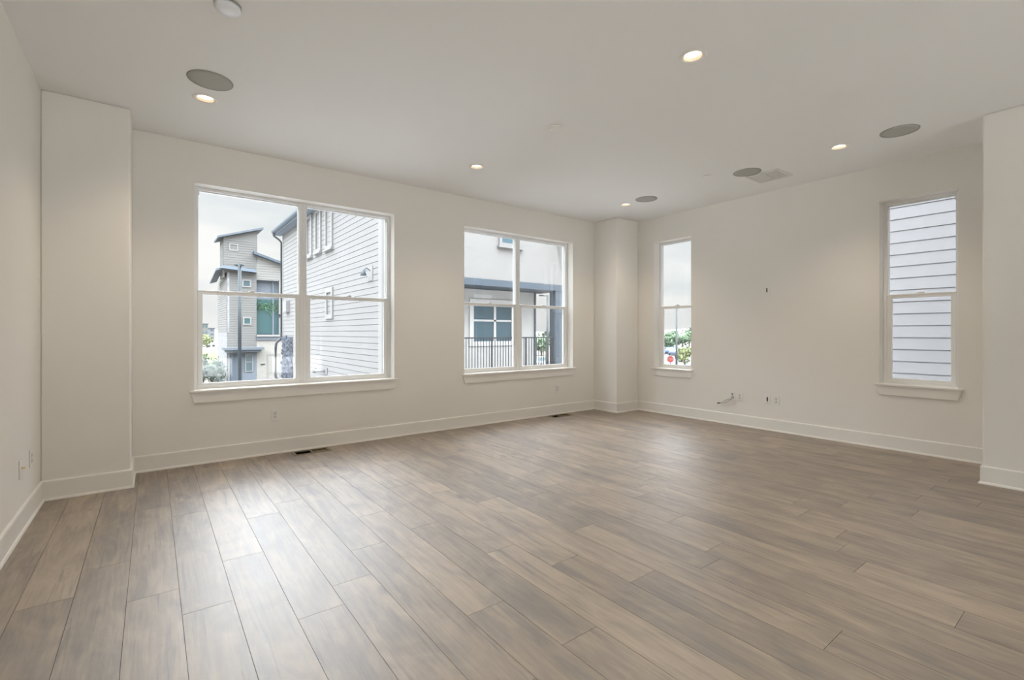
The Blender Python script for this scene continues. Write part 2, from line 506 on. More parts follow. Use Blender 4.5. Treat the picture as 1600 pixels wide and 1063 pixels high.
# ------------------------------------------------------------------ floor: individual planks in one mesh, with two vent holes
VENTS = [(1.165, 1.505, 5.170, 5.315), (4.715, 5.055, 5.170, 5.315)]
def cut(rects, h):
    out = []
    for (x0, x1, y0, y1) in rects:
        if x1 <= h[0] or x0 >= h[1] or y1 <= h[2] or y0 >= h[3]:
            out.append((x0, x1, y0, y1)); continue
        if x0 < h[0]: out.append((x0, h[0], y0, y1))
        if x1 > h[1]: out.append((h[1], x1, y0, y1))
        a, b = max(x0, h[0]), min(x1, h[1])
        if y0 < h[2]: out.append((a, b, y0, h[2]))
        if y1 > h[3]: out.append((a, b, h[3], y1))
    return out
def make_floor():
    rnd = random.Random(11)
    W_, LEN, G = 0.1995, 1.40, 0.0009
    known = {0: 2.545, 1: 3.008, 2: 2.20, 3: 2.39, 4: 2.71, 5: 1.78, 8: 1.893, 9: 1.527, 10: 2.145, 11: 1.39, 13: 1.866,
             -1: 2.82, -2: 3.328, -3: 3.03, -4: 3.572}
    vs_, fs_, val, mi = [], [], [], []
    def quad(p, v, k):
        n = len(vs_); vs_.extend(p); fs_.append((n, n + 1, n + 2, n + 3)); val.append(v); mi.append(k)
    n0 = int(math.floor((XW - 0.105) / W_)) ; n1 = int(math.ceil((XR + 0.02 - 0.105) / W_))
    for n in range(n0, n1):
        x0, x1 = 0.105 + n * W_, 0.105 + (n + 1) * W_
        j = known.get(n, rnd.uniform(0, LEN))
        y = j - math.ceil((j - YB) / LEN) * LEN
        while y < YL:
            v = rnd.random()
            rects = [(max(x0 + G, XW), min(x1 - G, XR), max(y + G, YB), min(y + LEN - G, YL))]
            for h in VENTS: rects = cut(rects, h)
            for (a, b, c, d) in rects:
                if b - a < 1e-4 or d - c < 1e-4: continue
                quad([(a, c, 0), (b, c, 0), (b, d, 0), (a, d, 0)], v, 0)
                e = 0.004
                quad([(a, c, 0), (a, c, -e), (b, c, -e), (b, c, 0)], v, 0)
                quad([(a, d, 0), (b, d, 0), (b, d, -e), (a, d, -e)], v, 0)
                quad([(a, c, 0), (a, d, 0), (a, d, -e), (a, c, -e)], v, 0)
                quad([(b, c, 0), (b, c, -e), (b, d, -e), (b, d, 0)], v, 0)
            y += LEN
    rects = [(XW - T, XR + T, YB - T, YL + T)]
    for h in VENTS: rects = cut(rects, h)
    for (a, b, c, d) in rects:
        quad([(a, c, -0.004), (b, c, -0.004), (b, d, -0.004), (a, d, -0.004)], 0.5, 1)
        quad([(a, c, -0.16), (b, c, -0.16), (b, d, -0.16), (a, d, -0.16)], 0.5, 1)
    me = bpy.data.meshes.new('floor')
    me.from_pydata(vs_, [], fs_)
    at = me.attributes.new('plank', 'FLOAT', 'FACE')
    at.data.foreach_set('value', val)
    me.materials.append(M['floor']); me.materials.append(M['subfloor'])
    me.polygons.foreach_set('material_index', mi)
    o = bpy.data.objects.new('floor', me); COL.objects.link(o)
    tag(o, 'grey brown oak plank floor running toward the windows', 'floor', kind='structure')
make_floor()

# ------------------------------------------------------------------ baseboards with shoe moulding
def base_run(name, pts, label):
    """pts: wall line, room on the left-hand side of travel; mitred sweep of a baseboard profile"""
    prof = [(0.0, 0.0), (0.024, 0.0), (0.024, 0.008), (0.019, 0.017), (0.0135, 0.019), (0.0135, 0.140), (0.010, 0.147), (0.0, 0.149)]
    P = [Vector((x, y)) for x, y in pts]
    rows = []
    for i, p in enumerate(P):
        def nrm(a, b):
            d = (b - a).normalized(); return Vector((-d.y, d.x))
        if i == 0: off = nrm(P[0], P[1])
        elif i == len(P) - 1: off = nrm(P[-2], P[-1])
        else:
            n1, n2 = nrm(P[i - 1], p), nrm(p, P[i + 1])
            off = (n1 + n2) / (1 + n1.dot(n2))
        rows.append([(p.x + off.x * a, p.y + off.y * a, z) for a, z in prof])
    mb = MB(); k = len(prof)
    vs_ = [v for r in rows for v in r]
    fs_ = []
    for i in range(len(rows) - 1):
        for j in range(k):
            j2 = (j + 1) % k
            fs_.append((i * k + j, i * k + j2, (i + 1) * k + j2, (i + 1) * k + j))
    fs_.append(tuple(range(k))); fs_.append(tuple((len(rows) - 1) * k + j for j in range(k))[::-1])
    mb.add(vs_, fs_)
    return tag(mb.build(name, M['trim']), label, 'baseboard', kind='structure')
base_run('baseboard_left', [(XW, YP), (XW, YB)], 'white baseboard along the left wall')
base_run('baseboard_front', [(XB, YL), (XP, YL), (XP, YP), (XW, YP)], 'white baseboard under the two wide windows and round the left pier')
base_run('baseboard_corner', [(XR, YP), (XB, YP), (XB, YL)], 'white baseboard round the far corner pier')
base_run('baseboard_right', [(XRP, YB), (XRP, YRP), (XR, YRP), (XR, YP)], 'white baseboard along the right wall and its pier')

# ------------------------------------------------------------------ windows
def ring(mb, u0, u1, z0, z1, wl, wr, wb, wt_, d0, d1):
    mb.box(u0, u0 + wl, d0, d1, z0, z1)
    mb.box(u1 - wr, u1, d0, d1, z0, z1)
    mb.box(u0 + wl, u1 - wr, d0, d1, z0, z0 + wb)
    mb.box(u0 + wl, u1 - wr, d0, d1, z1 - wt_, z1)
def make_window(idx, loc, rz, width, units, label):
    """local x along the wall (left to right from inside), y outward, z up from the floor"""
    w = thing('window_%d' % idx, label, 'window', loc, rz, kind='structure')
    fr = MB(); uw = width / units
    for k in range(units):
        u0, u1 = k * uw, (k + 1) * uw
        ring(fr, u0, u1, SILL, HEAD, 0.034, 0.034, 0.030, 0.028, 0.128, 0.205)
        # glazing bead of the fixed upper light
        ring(fr, u0 + 0.034, u1 - 0.034, 1.640, HEAD - 0.028, 0.010, 0.010, 0.020, 0.010, 0.160, 0.198)
        # balance track beside the lower sash
        fr.box(u0 + 0.034, u0 + 0.040, 0.134, 0.190, SILL + 0.03, HEAD - 0.028)
        fr.box(u1 - 0.040, u1 - 0.034, 0.134, 0.190, SILL + 0.03, HEAD - 0.028)
    fr.build('window_frame', M['vinyl'], w, bevel=0.003)
    for k in range(units):
        u0, u1 = k * uw, (k + 1) * uw
        MB().box(u0 + 0.036, u1 - 0.036, 0.1985, 0.2025, 1.645, HEAD - 0.030).build('upper_pane', M['glass'], w)
        s_ = MB(); ring(s_, u0 + 0.036, u1 - 0.036, SILL + 0.022, 1.664, 0.041, 0.041, 0.034, 0.044, 0.132, 0.164)
        s_.box(u0 + 0.036, u1 - 0.036, 0.126, 0.134, 1.648, 1.660)      # finger lip
        sash = s_.build('lower_sash', M['vinyl'], w, bevel=0.003)
        MB().box(u0 + 0.072, u1 - 0.072, 0.158, 0.162, SILL + 0.050, 1.626).build('lower_pane', M['glass'], sash)
        c = (u0 + u1) / 2
        lk = MB().box(c - 0.032, c + 0.032, 0.134, 0.156, 1.664, 1.672)
        lk.box(c - 0.010, c + 0.030, 0.126, 0.142, 1.672, 1.680)
        lk.build('sash_lock', M['vinyl'], sash, bevel=0.002)
        MB().box(u0 + 0.040, u1 - 0.040, 0.2035, 0.204, SILL + 0.03, 1.655).build('insect_screen', M['screen'], w)
        for uu in (u0 + 0.046, u1 - 0.046):
            MB().box(uu - 0.005, uu + 0.005, 0.150, 0.162, HEAD - 0.075, HEAD - 0.040).build('sash_stop', M['vinyl'], w)
    st = MB().box(-0.036, width + 0.040, -0.032, 0.0, SILL - 0.019, SILL + 0.001)
    st.box(0.0, width, 0.0, 0.140, SILL - 0.019, SILL + 0.001)
    st.build('window_stool', M['trim'], w, bevel=0.004)
    ap = MB(); z0, z1 = SILL - 0.118, SILL - 0.019
    ap.hexa([(0.0, -0.016, z0), (width, -0.016, z0), (width, 0.0, z0), (0.0, 0.0, z0)],
            [(-0.030, -0.016, z1), (width + 0.030, -0.016, z1), (width + 0.030, 0.0, z1), (-0.030, 0.0, z1)])
    ap.build('window_apron', M['trim'], w, bevel=0.002)
    return w
make_window(1, (FRONT[0][0], YL, 0), 0, FRONT[0][1] - FRONT[0][0], 2, 'wide double white window facing the grey townhouses')
make_window(2, (FRONT[1][0], YL, 0), 0, FRONT[1][1] - FRONT[1][0], 2, 'wide double white window facing the white balcony')
make_window(3, (XR, RIGHT[0][1], 0), -PI / 2, RIGHT[0][1] - RIGHT[0][0], 1, 'narrow white window showing sky and trees by the far pier')
make_window(4, (XR, RIGHT[1][1], 0), -PI / 2, RIGHT[1][1] - RIGHT[1][0], 1, 'narrow white window filled by pale lap siding')

# ------------------------------------------------------------------ ceiling fittings
def downlight(x, y, label):
    t = thing('recessed_light', label, 'ceiling light', (x, y, H), 0, 'recessed ceiling lights')
    tr = MB().lathe([(0.062, 0.001), (0.062, -0.0040), (0.072, -0.0065), (0.082, -0.0055), (0.0875, -0.0005)], 48)
    tr.f = tr.f[:-2]; tr.sm = tr.sm[:-2]
    tr.build('trim_ring', M['trim'], t)
    bf = MB().lathe([(0.0585, -0.001), (0.0575, 0.006), (0.052, 0.017)], 48)
    bf.f = bf.f[:-2]; bf.sm = bf.sm[:-2]
    bf.lathe([(0.0585, -0.001), (0.0625, -0.0015)], 48); bf.f = bf.f[:-2]; bf.sm = bf.sm[:-2]
    bf.build('baffle', M['baffle'], t)
    MB().lathe([(0.0520, 0.0165), (0.030, 0.0175), (1e-5, 0.0180)], 48).build('lens', M['lens'], t)
    ld = bpy.data.lights.new('lamp_glow', 'SPOT')
    ld.shadow_soft_size = 0.04; ld.energy = LAMP_W; ld.color = LAMP_C
    ld.spot_size = math.radians(118); ld.spot_blend = 1.0
    lo = bpy.data.objects.new('lamp_glow', ld); COL.objects.link(lo)
    lo.parent = t; lo.location = (0, 0, -0.002)
    return t
downlight(2.807, 1.750, 'large bright recessed light nearest the viewer, ceiling centre')
downlight(0.327, 4.335, 'recessed light beside the round speaker over the wide left window')
downlight(2.807, 4.333, 'recessed light above the wall between the two wide windows')
downlight(5.308, 4.345, 'recessed light near the far corner pier, smallest of the five')
downlight(5.306, 1.746, 'recessed light near the narrow window with siding')
for (x, y), nm in zip(LAMPS[5:], ('above the left edge of the photo', 'just behind the viewer at left', 'just behind the viewer at right', 'left one by the back glazing', 'right one by the back glazing')):  # extra unseen lamps added to raise the room brightness
    downlight(x, y, 'extra unseen recessed light added behind or beside the viewpoint, %s' % nm)

def speaker(x, y, label):
    t = thing('ceiling_speaker', label, 'speaker', (x, y, H), 0, 'round ceiling speakers')
    g = MB().lathe([(0.136, -0.0005), (0.136, -0.0035), (0.10, -0.0045), (1e-5, -0.0048)], 64)
    g.build('grille', M['grille'], t)
    r_ = MB().lathe([(0.1362, -0.0005), (0.1362, -0.0048), (0.141, -0.0048), (0.1425, -0.0005)], 64)
    r_.f = r_.f[:-2]; r_.sm = r_.sm[:-2]
    r_.build('rim', M['grille_rim'], t)
speaker(0.331, 4.000, 'round grey ceiling speaker above the wide left window')
speaker(5.303, 3.995, 'round grey ceiling speaker by the far corner, smallest of the four')
speaker(5.319, 2.645, 'round grey ceiling speaker touching the square air vent')
speaker(5.316, 1.282, 'round grey ceiling speaker nearest the right edge of the photo')

t = thing('smoke_detector', 'white round smoke detector cut by the top edge of the photo', 'smoke detector', (0.330, 3.020, H))
MB().lathe([(0.066, -0.0005), (0.066, -0.012)], 40).build('base', M['grille_rim'], t)
MB().lathe([(0.064, -0.012), (0.0635, -0.028), (0.055, -0.037), (0.020, -0.040), (1e-5, -0.040)], 40).build('cover', M['detector'], t)
t = thing('heat_detector', 'small white domed detector in the middle of the ceiling', 'detector', (2.816, 3.085, H))
MB().lathe([(0.062, -0.0005), (0.062, -0.010), (0.056, -0.014)], 40).build('base', M['trim'], t)
MB().lathe([(0.054, -0.014), (0.050, -0.026), (0.032, -0.031), (1e-5, -0.032)], 40).build('cover', M['trim'], t)
t = thing('sprinkler_cover', 'tiny white sprinkler cover plate left of the ceiling vent', 'sprinkler', (5.086, 2.985, H))
MB().lathe([(0.043, -0.0005), (0.043, -0.0055), (0.040, -0.0065), (1e-5, -0.0065)], 32).build('cover_plate', M['trim'], t)
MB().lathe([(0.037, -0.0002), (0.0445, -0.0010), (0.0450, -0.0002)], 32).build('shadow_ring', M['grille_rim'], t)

t = thing('ceiling_vent', 'square white louvred air vent on the ceiling at right', 'vent', (5.640, 2.555, H))
a = 0.182
f_ = MB(); ring(f_, -a, a, -a, a, 0.030, 0.030, 0.030, 0.030, 0.0, 0.010)
f_.box(-a + 0.03, a - 0.03, 0.0, 0.008, -0.012, 0.012)
f_.v = [(p[0], p[2], -p[1] - 0.0005) for p in f_.v]
f_.build('vent_frame', M['register'], t, bevel=0.002)
MB().box(-a + 0.028, a - 0.028, -a + 0.028, a - 0.028, -0.0015, -0.0005).build('vent_backing', M['register_slot'], t)
for s_ in (-1, 1):
    for k in range(7):
        yy = s_ * (0.026 + 0.019 * k)
        l_ = MB().hexa([(-a + 0.03, yy - 0.006, -0.002), (a - 0.03, yy - 0.006, -0.002), (a - 0.03, yy - 0.004, -0.002), (-a + 0.03, yy - 0.004, -0.002)],
                       [(-a + 0.03, yy + 0.004, -0.009), (a - 0.03, yy + 0.004, -0.009), (a - 0.03, yy + 0.006, -0.009), (-a + 0.03, yy + 0.006, -0.009)])
        l_.build('louvre', M['register'], t)

# ------------------------------------------------------------------ floor vents
def floor_vent(h, label):
    x0, x1, y0, y1 = h
    cx, cy = (x0 + x1) / 2, (y0 + y1) / 2
    t = thing('floor_vent', label, 'vent', (cx, cy, 0), 0, 'floor vents below the wide windows')
    W2, D2 = (x1 - x0) / 2, (y1 - y0) / 2
    f_ = MB()
    f_.box(-W2 - 0.016, -W2 + 0.012, -D2 - 0.016, D2 + 0.016, -0.004, 0.004)
    f_.box(W2 - 0.012, W2 + 0.016, -D2 - 0.016, D2 + 0.016, -0.004, 0.004)
    f_.box(-W2 + 0.012, W2 - 0.012, -D2 - 0.016, -D2 + 0.010, -0.004, 0.004)
    f_.box(-W2 + 0.012, W2 - 0.012, D2 - 0.010, D2 + 0.016, -0.004, 0.004)
    f_.box(-0.009, 0.009, -D2 + 0.010, D2 - 0.010, -0.004, 0.003)
    f_.build('vent_frame', M['vent_wood'], t, bevel=0.0015)
    d_ = MB(); w0 = 0.006
    d_.box(-W2, -W2 + w0, -D2, D2, -0.14, -0.003); d_.box(W2 - w0, W2, -D2, D2, -0.14, -0.003)
    d_.box(-W2, W2, -D2, -D2 + w0, -0.14, -0.003); d_.box(-W2, W2, D2 - w0, D2, -0.14, -0.003)
    d_.box(-W2, W2, -D2, D2, -0.145, -0.139)
    d_.build('duct', M['duct'], t)
    MB().box(0.004, W2 - 0.008, -D2 + 0.008, D2 - 0.008, -0.014, -0.010).build('damper', M['damper'], t)
floor_vent(VENTS[0], 'wooden floor vent below the wide left window, half open')
floor_vent(VENTS[1], 'dark floor vent below the balcony-facing window near the far pier')

# ------------------------------------------------------------------ wall plates (local x along wall, y into the room is -y)
def plate_base(t, w=0.072, h=0.118):
    MB().box(-w / 2, w / 2, -0.006, 0.0, -h / 2, h / 2).build('cover_plate', M['plate'], t, bevel=0.003, seg=3)
def outlet(loc, rz, label):
    t = thing('power_outlet', label, 'outlet', loc, rz, 'duplex wall outlets')
    plate_base(t)
    for s_ in (-1, 1):
        zc = s_ * 0.0195
        r_ = MB().prism([(-0.016, zc - 0.008), (-0.010, zc - 0.0145), (0.010, zc - 0.0145), (0.016, zc - 0.008), (0.016, zc + 0.008),
                         (0.010, zc + 0.0145), (-0.010, zc + 0.0145), (-0.016, zc + 0.008)], 'y', -0.0085, -0.004)
        rec = r_.build('receptacle', M['plate_face'], t)
        sl = MB().box(-0.0075, -0.0050, -0.0090, -0.0080, zc - 0.001, zc + 0.008).box(0.0050, 0.0075, -0.0090, -0.0080, zc - 0.001, zc + 0.007)
        sl.lathe([(0.0026, -0.0090), (0.0026, -0.0080)], 10, (0, 0, zc - 0.007), 'y')
        sl.build('slots', M['dark'], rec)
    MB().lathe([(0.003, -0.0066), (0.003, -0.0055)], 10, (0, 0, 0), 'y').build('screw', M['grey_insert'], t)
    return t
R90 = -PI / 2       # on the right wall: local -y points to -x
outlet((1.010, YL, 0.398), 0, 'white outlet under the wide left window')
outlet((4.952, YL, 0.390), 0, 'white outlet under the balcony-facing window')
outlet((XR, 3.220, 0.390), R90, 'white outlet right beside the loose cable plate')
outlet((XR, 2.753, 0.392), R90, 'white outlet at the right end of the low row')
outlet((XW, 4.525, 0.398), PI / 2, 'white outlet on the left wall close to the pier')

def media_plate(loc, rz, label, group=None):
    t = thing('media_plate', label, 'wall plate', loc, rz, group)
    plate_base(t)
    MB().box(-0.0085, 0.0085, -0.0085, -0.004, -0.028, 0.028).build('insert', M['grey_insert'], t, bevel=0.001)
    MB().box(-0.004, 0.004, -0.0095, -0.008, -0.018, 0.018).build('port', M['dark'], t)
    for s_ in (-1, 1):
        MB().lathe([(0.003, -0.0066), (0.003, -0.0055)], 10, (0, 0, s_ * 0.048), 'y').build('screw', M['plate_face'], t)
media_plate((XR, 2.868, 1.793), R90, 'small white media plate alone high on the right wall')
media_plate((XR, 2.862, 0.396), R90, 'white plate with one dark slot in the low row')

t = thing('coaxial_plate', 'white coaxial plate with brass connector on the left wall', 'wall plate', (XW, 4.210, 0.395), PI / 2)
plate_base(t)
MB().lathe([(0.0075, -0.006), (0.0075, -0.010), (0.0048, -0.010), (0.0048, -0.022), (1e-5, -0.022)], 14, (0.012, 0, 0.004), 'y').build('connector', M['brass'], t)

t = thing('cable_plate', 'white plate with two loose cables hanging from it', 'wall plate', (XR, 3.322, 0.392), R90)
plate_base(t)
MB().box(-0.010, 0.010, -0.0075, -0.005, 0.008, 0.034).build('insert', M['grey_insert'], t)
MB().lathe([(0.016, -0.008), (0.014, -0.006), (0.014, -0.004)], 16, (0.004, 0, -0.022), 'y').build('cable_hole', M['dark'], t)
def smooth_pts(pts, n=6):
    P = [Vector(p) for p in pts]; out = []
    for i in range(len(P) - 1):
        p0, p1, p2, p3 = P[max(i - 1, 0)], P[i], P[i + 1], P[min(i + 2, len(P) - 1)]
        for k in range(n):
            u = k / n
            out.append(0.5 * ((2 * p1) + (-p0 + p2) * u + (2 * p0 - 5 * p1 + 4 * p2 - p3) * u * u + (-p0 + 3 * p1 - 3 * p2 + p3) * u ** 3))
    out.append(P[-1]); return out
# local x runs left to right on the wall as seen from inside, y negative is into the room
for pts, nm in (([(0.004, -0.004, -0.020), (-0.020, -0.030, -0.040), (-0.070, -0.045, -0.062), (-0.125, -0.040, -0.098), (-0.160, -0.034, -0.110)], 'upper'),
                ([(0.006, -0.004, -0.026), (-0.012, -0.034, -0.052), (-0.065, -0.055, -0.092), (-0.120, -0.044, -0.104), (-0.150, -0.038, -0.110)], 'lower')):
    c_ = MB().tube(smooth_pts(pts), 0.0070, 8).build('loose_cable', M['cable'], t)
    e0, e1 = Vector(pts[-1]), Vector(pts[-1]) + (Vector(pts[-1]) - Vector(pts[-2])).normalized() * (0.045 if nm == 'upper' else 0.016)
    MB().tube([e0, e1], 0.0078, 8).build('cable_end', M['dark'], c_)

# ================================================================== OUTSIDE
GZ = -3.3
tag(MB().box(-500, 700, -500, 700, GZ - 0.5, GZ).build('ground', M['ground']),
    'pale flat ground outside the windows', 'ground', kind='structure')
tag(MB().box(-60, 12, 74, 138, GZ, GZ + 0.03).build('trim_7', M['grass']), 'green lawn far behind the grey townhouse', 'lawn', kind='structure')
tag(MB().hexa([(60, 36, GZ), (160, 92, GZ), (152, 112, GZ), (52, 56, GZ)], [(60, 36, GZ + .03), (160, 92, GZ + .03), (152, 112, GZ + .03), (52, 56, GZ + .03)]).build('trim_8', M['asphalt']),
    'grey car park seen through the far narrow window', 'car park', kind='structure')

tag(MB().box(-12, 16, YB - 14, YB - T - 0.01, -0.35, -0.12).build('trim_10', M['terrace']), 'pale terrace added unseen behind the viewpoint to bounce daylight indoors', 'terrace', kind='structure')  # unseen slab added as a daylight reflector for the ceiling

tag(MB().box(XR + T + 0.02, 8.36, -8, YL + T, GZ, GZ + 0.02).build('trim_12', M['gravel']), 'pale gravel strip added unseen beside the neighbouring house to bounce light onto its siding', 'gravel', kind='structure')  # unseen strip added to reflect light up the siding
tag(MB().box(-14, 8.2, YL + T + 0.02, 36, GZ, GZ + 0.02).box(8.2, 30, 3.7, 11.0, GZ, GZ + 0.02).build('trim_11', M['paving']), 'pale courtyard paving added unseen below the windows to bounce daylight inside', 'paving', kind='structure')  # unseen paving added as a reflector below the wide windows

def siding(mb, a0, a1, z0, z1, phase, expo, conv, top=None, n=(0.012, 0.011, 0.018)):
    """lap boards: each course leans out to a butt edge over a shadow groove; conv(a, d, z), d outward"""
    proud, groove, deep = n
    k = math.floor((z0 - phase) / expo)
    z = phase + k * expo
    while z < z1:
        lo, hi = max(z, z0), min(z + expo - groove, z1)
        if hi - lo > 0.02:
            a = [conv(a0, 0, lo), conv(a1, 0, lo), conv(a1, proud, lo), conv(a0, proud, lo)]
            b = [conv(a0, 0, hi), conv(a1, 0, hi), conv(a1, proud * 0.55, hi), conv(a0, proud * 0.55, hi)]
            mb.hexa(a, b)
        z += expo
    # sheathing behind the grooves
    mb.hexa([conv(a0, -0.10, z0), conv(a1, -0.10, z0), conv(a1, -deep, z0), conv(a0, -deep, z0)],
            [conv(a0, -0.10, z1), conv(a1, -0.10, z1), conv(a1, -deep, z1), conv(a0, -deep, z1)])
    # fillers that close the board backs to the sheathing
    z = phase + k * expo
    while z < z1:
        lo, hi = max(z, z0), min(z + expo - groove, z1)
        if hi - lo > 0.02:
            mb.hexa([conv(a0, -deep, lo), conv(a1, -deep, lo), conv(a1, 0, lo), conv(a0, 0, lo)],
                    [conv(a0, -deep, hi), conv(a1, -deep, hi), conv(a1, 0, hi), conv(a0, 0, hi)])
        z += expo

def out_window(parent, a0, a1, z0, z1, conv, pane, fw=0.07, bars=(), name='window', sill=False, proud=0.06, frame='white'):
    """frame with a pane sub-part; conv(a, d, z)"""
    def bx(mb, p, q, d0, d1, r_, s_):
        mb.hexa([conv(p, d0, r_), conv(q, d0, r_), conv(q, d1, r_), conv(p, d1, r_)], [conv(p, d0, s_), conv(q, d0, s_), conv(q, d1, s_), conv(p, d1, s_)])
    f = MB()
    bx(f, a0, a0 + fw, -0.05, proud, z0, z1); bx(f, a1 - fw, a1, -0.05, proud, z0, z1)
    bx(f, a0 + fw, a1 - fw, -0.05, proud, z0, z0 + fw); bx(f, a0 + fw, a1 - fw, -0.05, proud, z1 - fw, z1)
    for kind, pos, w in bars:
        if kind == 'v': bx(f, pos - w / 2, pos + w / 2, -0.05, proud * 0.7, z0 + fw, z1 - fw)
        else: bx(f, a0 + fw, a1 - fw, -0.05, proud * 0.7, pos - w / 2, pos + w / 2)
    if sill: bx(f, a0 - 0.06, a1 + 0.06, -0.02, proud + 0.05, z0 - 0.06, z0)
    o = f.build(name, M[frame], parent)
    p_ = MB(); bx(p_, a0 + fw * 0.8, a1 - fw * 0.8, -0.06, 0.002, z0 + fw * 0.8, z1 - fw * 0.8)
    p_.build('pane', M[pane], o)
    return o

# ------------------------------------------------------------------ near townhouse: grey siding flank + white stucco front with a balcony
A = thing('townhouse', 'light grey townhouse with white stucco balcony front, nearest the two wide windows', 'building', (4.74, 11.8, GZ))
IA = Matrix.Translation((-4.74, -11.8, -GZ))
class MBA(MB):
    def build(s, name, mat_, parent=None, bevel=0.0, seg=2, loc=None):
        s.v = [(p[0] - OFF[0], p[1] - OFF[1], p[2] - OFF[2]) for p in s.v]
        return MB.build(s, name, mat_, parent, bevel, seg, loc)
OFF = (4.74, 11.8, GZ)
xa, ya, yz = 4.74, 11.8, 23.5
flank = lambda a, d, z: (xa - d, a, z)
flankL = lambda a, d, z: (xa - d - OFF[0], a - OFF[1], z - OFF[2])
frontL = lambda a, d, z: (a - OFF[0], ya - d - OFF[1], z - OFF[2])
backL = lambda a, d, z: (a - OFF[0], 12.9 - d - OFF[1], z - OFF[2])
m_ = MBA(); siding(m_, ya + 0.20, yz - 0.10, GZ + 0.3, 5.72, 0.136, 0.167, flank); m_.build('side_siding', M['sid_a'], A)
m_ = MBA(); m_.box(xa - 0.022, xa + 0.10, ya - 0.02, ya + 0.22, GZ, 5.72); m_.build('corner_board', M['white'], A)
m_ = MBA(); m_.box(xa - 0.022, xa + 0.10, yz - 0.12, yz + 0.02, GZ, 5.72); m_.build('corner_board', M['white'], A)
# stucco: upper front, lower front, balcony back wall and return
m_ = MBA(); m_.box(xa + 0.1, 11.17, ya, ya + 0.2, 2.85, 6.2).box(xa + 0.1, 6.45, ya, ya + 0.2, -0.12, 2.85).box(xa + 0.1, 11.17, ya, ya + 0.2, GZ, -0.12)
m_.box(6.25, 6.45, ya + 0.2, 13.1, -0.12, 2.66)
m_.build('front_stucco', M['stucco'], A)
m_ = MBA(); m_.box(6.45, 10.80, 12.9, 13.1, -0.12, 2.66).box(10.62, 10.80, 13.1, yz, GZ, 2.66).box(11.0, 11.17, ya + 0.2, yz, 2.85, 6.2).box(xa + 0.3, 10.62, yz - 0.2, yz, GZ, 5.9)
m_.build('balcony_back_wall', M['stucco_b'], A)
m_ = MBA(); m_.box(10.775, 10.83, 12.86, 12.92, -0.1, 2.66); m_.build('corner_trim', M['slate_l'], A)
m_ = MBA(); m_.box(6.45, 11.17, ya, 13.1, -0.25, -0.12); m_.build('balcony_floor', M['stucco'], A)
m_ = MBA(); m_.box(6.45, 11.19, ya - 0.02, ya + 0.30, 2.66, 2.86); m_.box(10.87, 11.19, ya + 0.30, 13.1, 2.66, 2.86); m_.build('balcony_beam', M['slate'], A)
m_ = MBA(); m_.box(6.45, 10.87, ya + 0.30, 13.1, 2.675, 2.80); sof = m_.build('balcony_soffit', M['slate'], A)
for x in (7.74, 9.88):
    m_ = MBA(); m_.lathe([(0.075, 2.676), (0.075, 2.665), (1e-5, 2.665)], 20, (x, 12.32, 0)); m_.build('soffit_light', M['white'], sof)
m_ = MBA(); m_.box(10.79, 11.17, ya, ya + 0.30, -0.12, 2.66); m_.build('balcony_post', M['slate'], A)
out_window(A, 8.44, 9.30, 3.92, 5.3, frontL, 'pane_b', fw=0.10, sill=True)
bw = out_window(A, 8.07, 9.90, 0.82, 2.34, backL, 'pane_b', fw=0.15, bars=(('v', 9.06, 0.09), ('h', 1.65, 0.06)), name='balcony_window', proud=0.04, frame='white_b')
m_ = MBA(); m_.box(8.25, 8.95, 12.895, 12.90, 2.36, 2.50); m_.build('window_header', M['white_b'], A)
# railing
m_ = MBA(); m_.box(6.45, 10.79, ya + 0.06, ya + 0.10, 1.075, 1.115).box(6.45, 10.79, ya + 0.07, ya + 0.09, 0.06, 0.085); rl = m_.build('balcony_railing', M['rail'], A)
first = None
n = 0
x = 6.60
while x < 10.75:
    if first is None:
        m_ = MBA(); m_.box(x - 0.0085, x + 0.0085, ya + 0.072, ya + 0.088, 0.07, 1.08); first = m_.build('baluster', M['rail'], rl); x_first = x
    else:
        c = first.copy(); COL.objects.link(c); c.parent = rl; c.location = (x - x_first, 0, 0)
    x += 0.1035
for x in (8.24 + 0.005, 9.575):
    m_ = MBA(); m_.box(x - 0.020, x + 0.020, ya + 0.062, ya + 0.098, -0.1, 1.08); m_.build('railing_post', M['rail'], rl)
m_ = MBA(); m_.box(11.11, 11.15, 11.86, 13.0, 1.07, 1.11)
m_.build('side_rail', M['rail'], A)
# roof with gutter and soffit
m_ = MBA(); m_.hexa([(4.43, ya - 0.35, 5.90), (11.6, ya - 0.35, 6.9), (11.6, 23.88, 6.9), (4.43, 23.88, 5.90)],
                    [(4.43, ya - 0.35, 6.02), (11.6, ya - 0.35, 7.02), (11.6, 23.88, 7.02), (4.43, 23.88, 6.02)]); rf = m_.build('roof', M['slate_l'], A)
m_ = MBA(); m_.box(4.47, xa, ya - 0.33, 23.86, 5.70, 5.74); m_.build('eave_soffit', M['slate_wall'], rf)
m_ = MBA(); m_.box(4.44, 4.48, ya - 0.35, 23.88, 5.69, 5.93); m_.build('fascia', M['slate'], rf)
m_ = MBA(); m_.prism([(4.44, 5.78), (4.37, 5.79), (4.33, 5.84), (4.33, 5.90), (4.44, 5.90)], 'y', ya - 0.35, 23.9); m_.build('gutter', M['slate_l'], rf)
m_ = MBA(); m_.tube(smooth_pts([(4.39, 23.72, 5.80), (4.40, 23.70, 5.66), (4.60, 23.60, 5.48), (4.69, 23.56, 5.36)], 4) + [(4.69, 23.56, 1.2)], 0.04, 8)
dsp = m_.build('downspout', M['pole_g'], A)
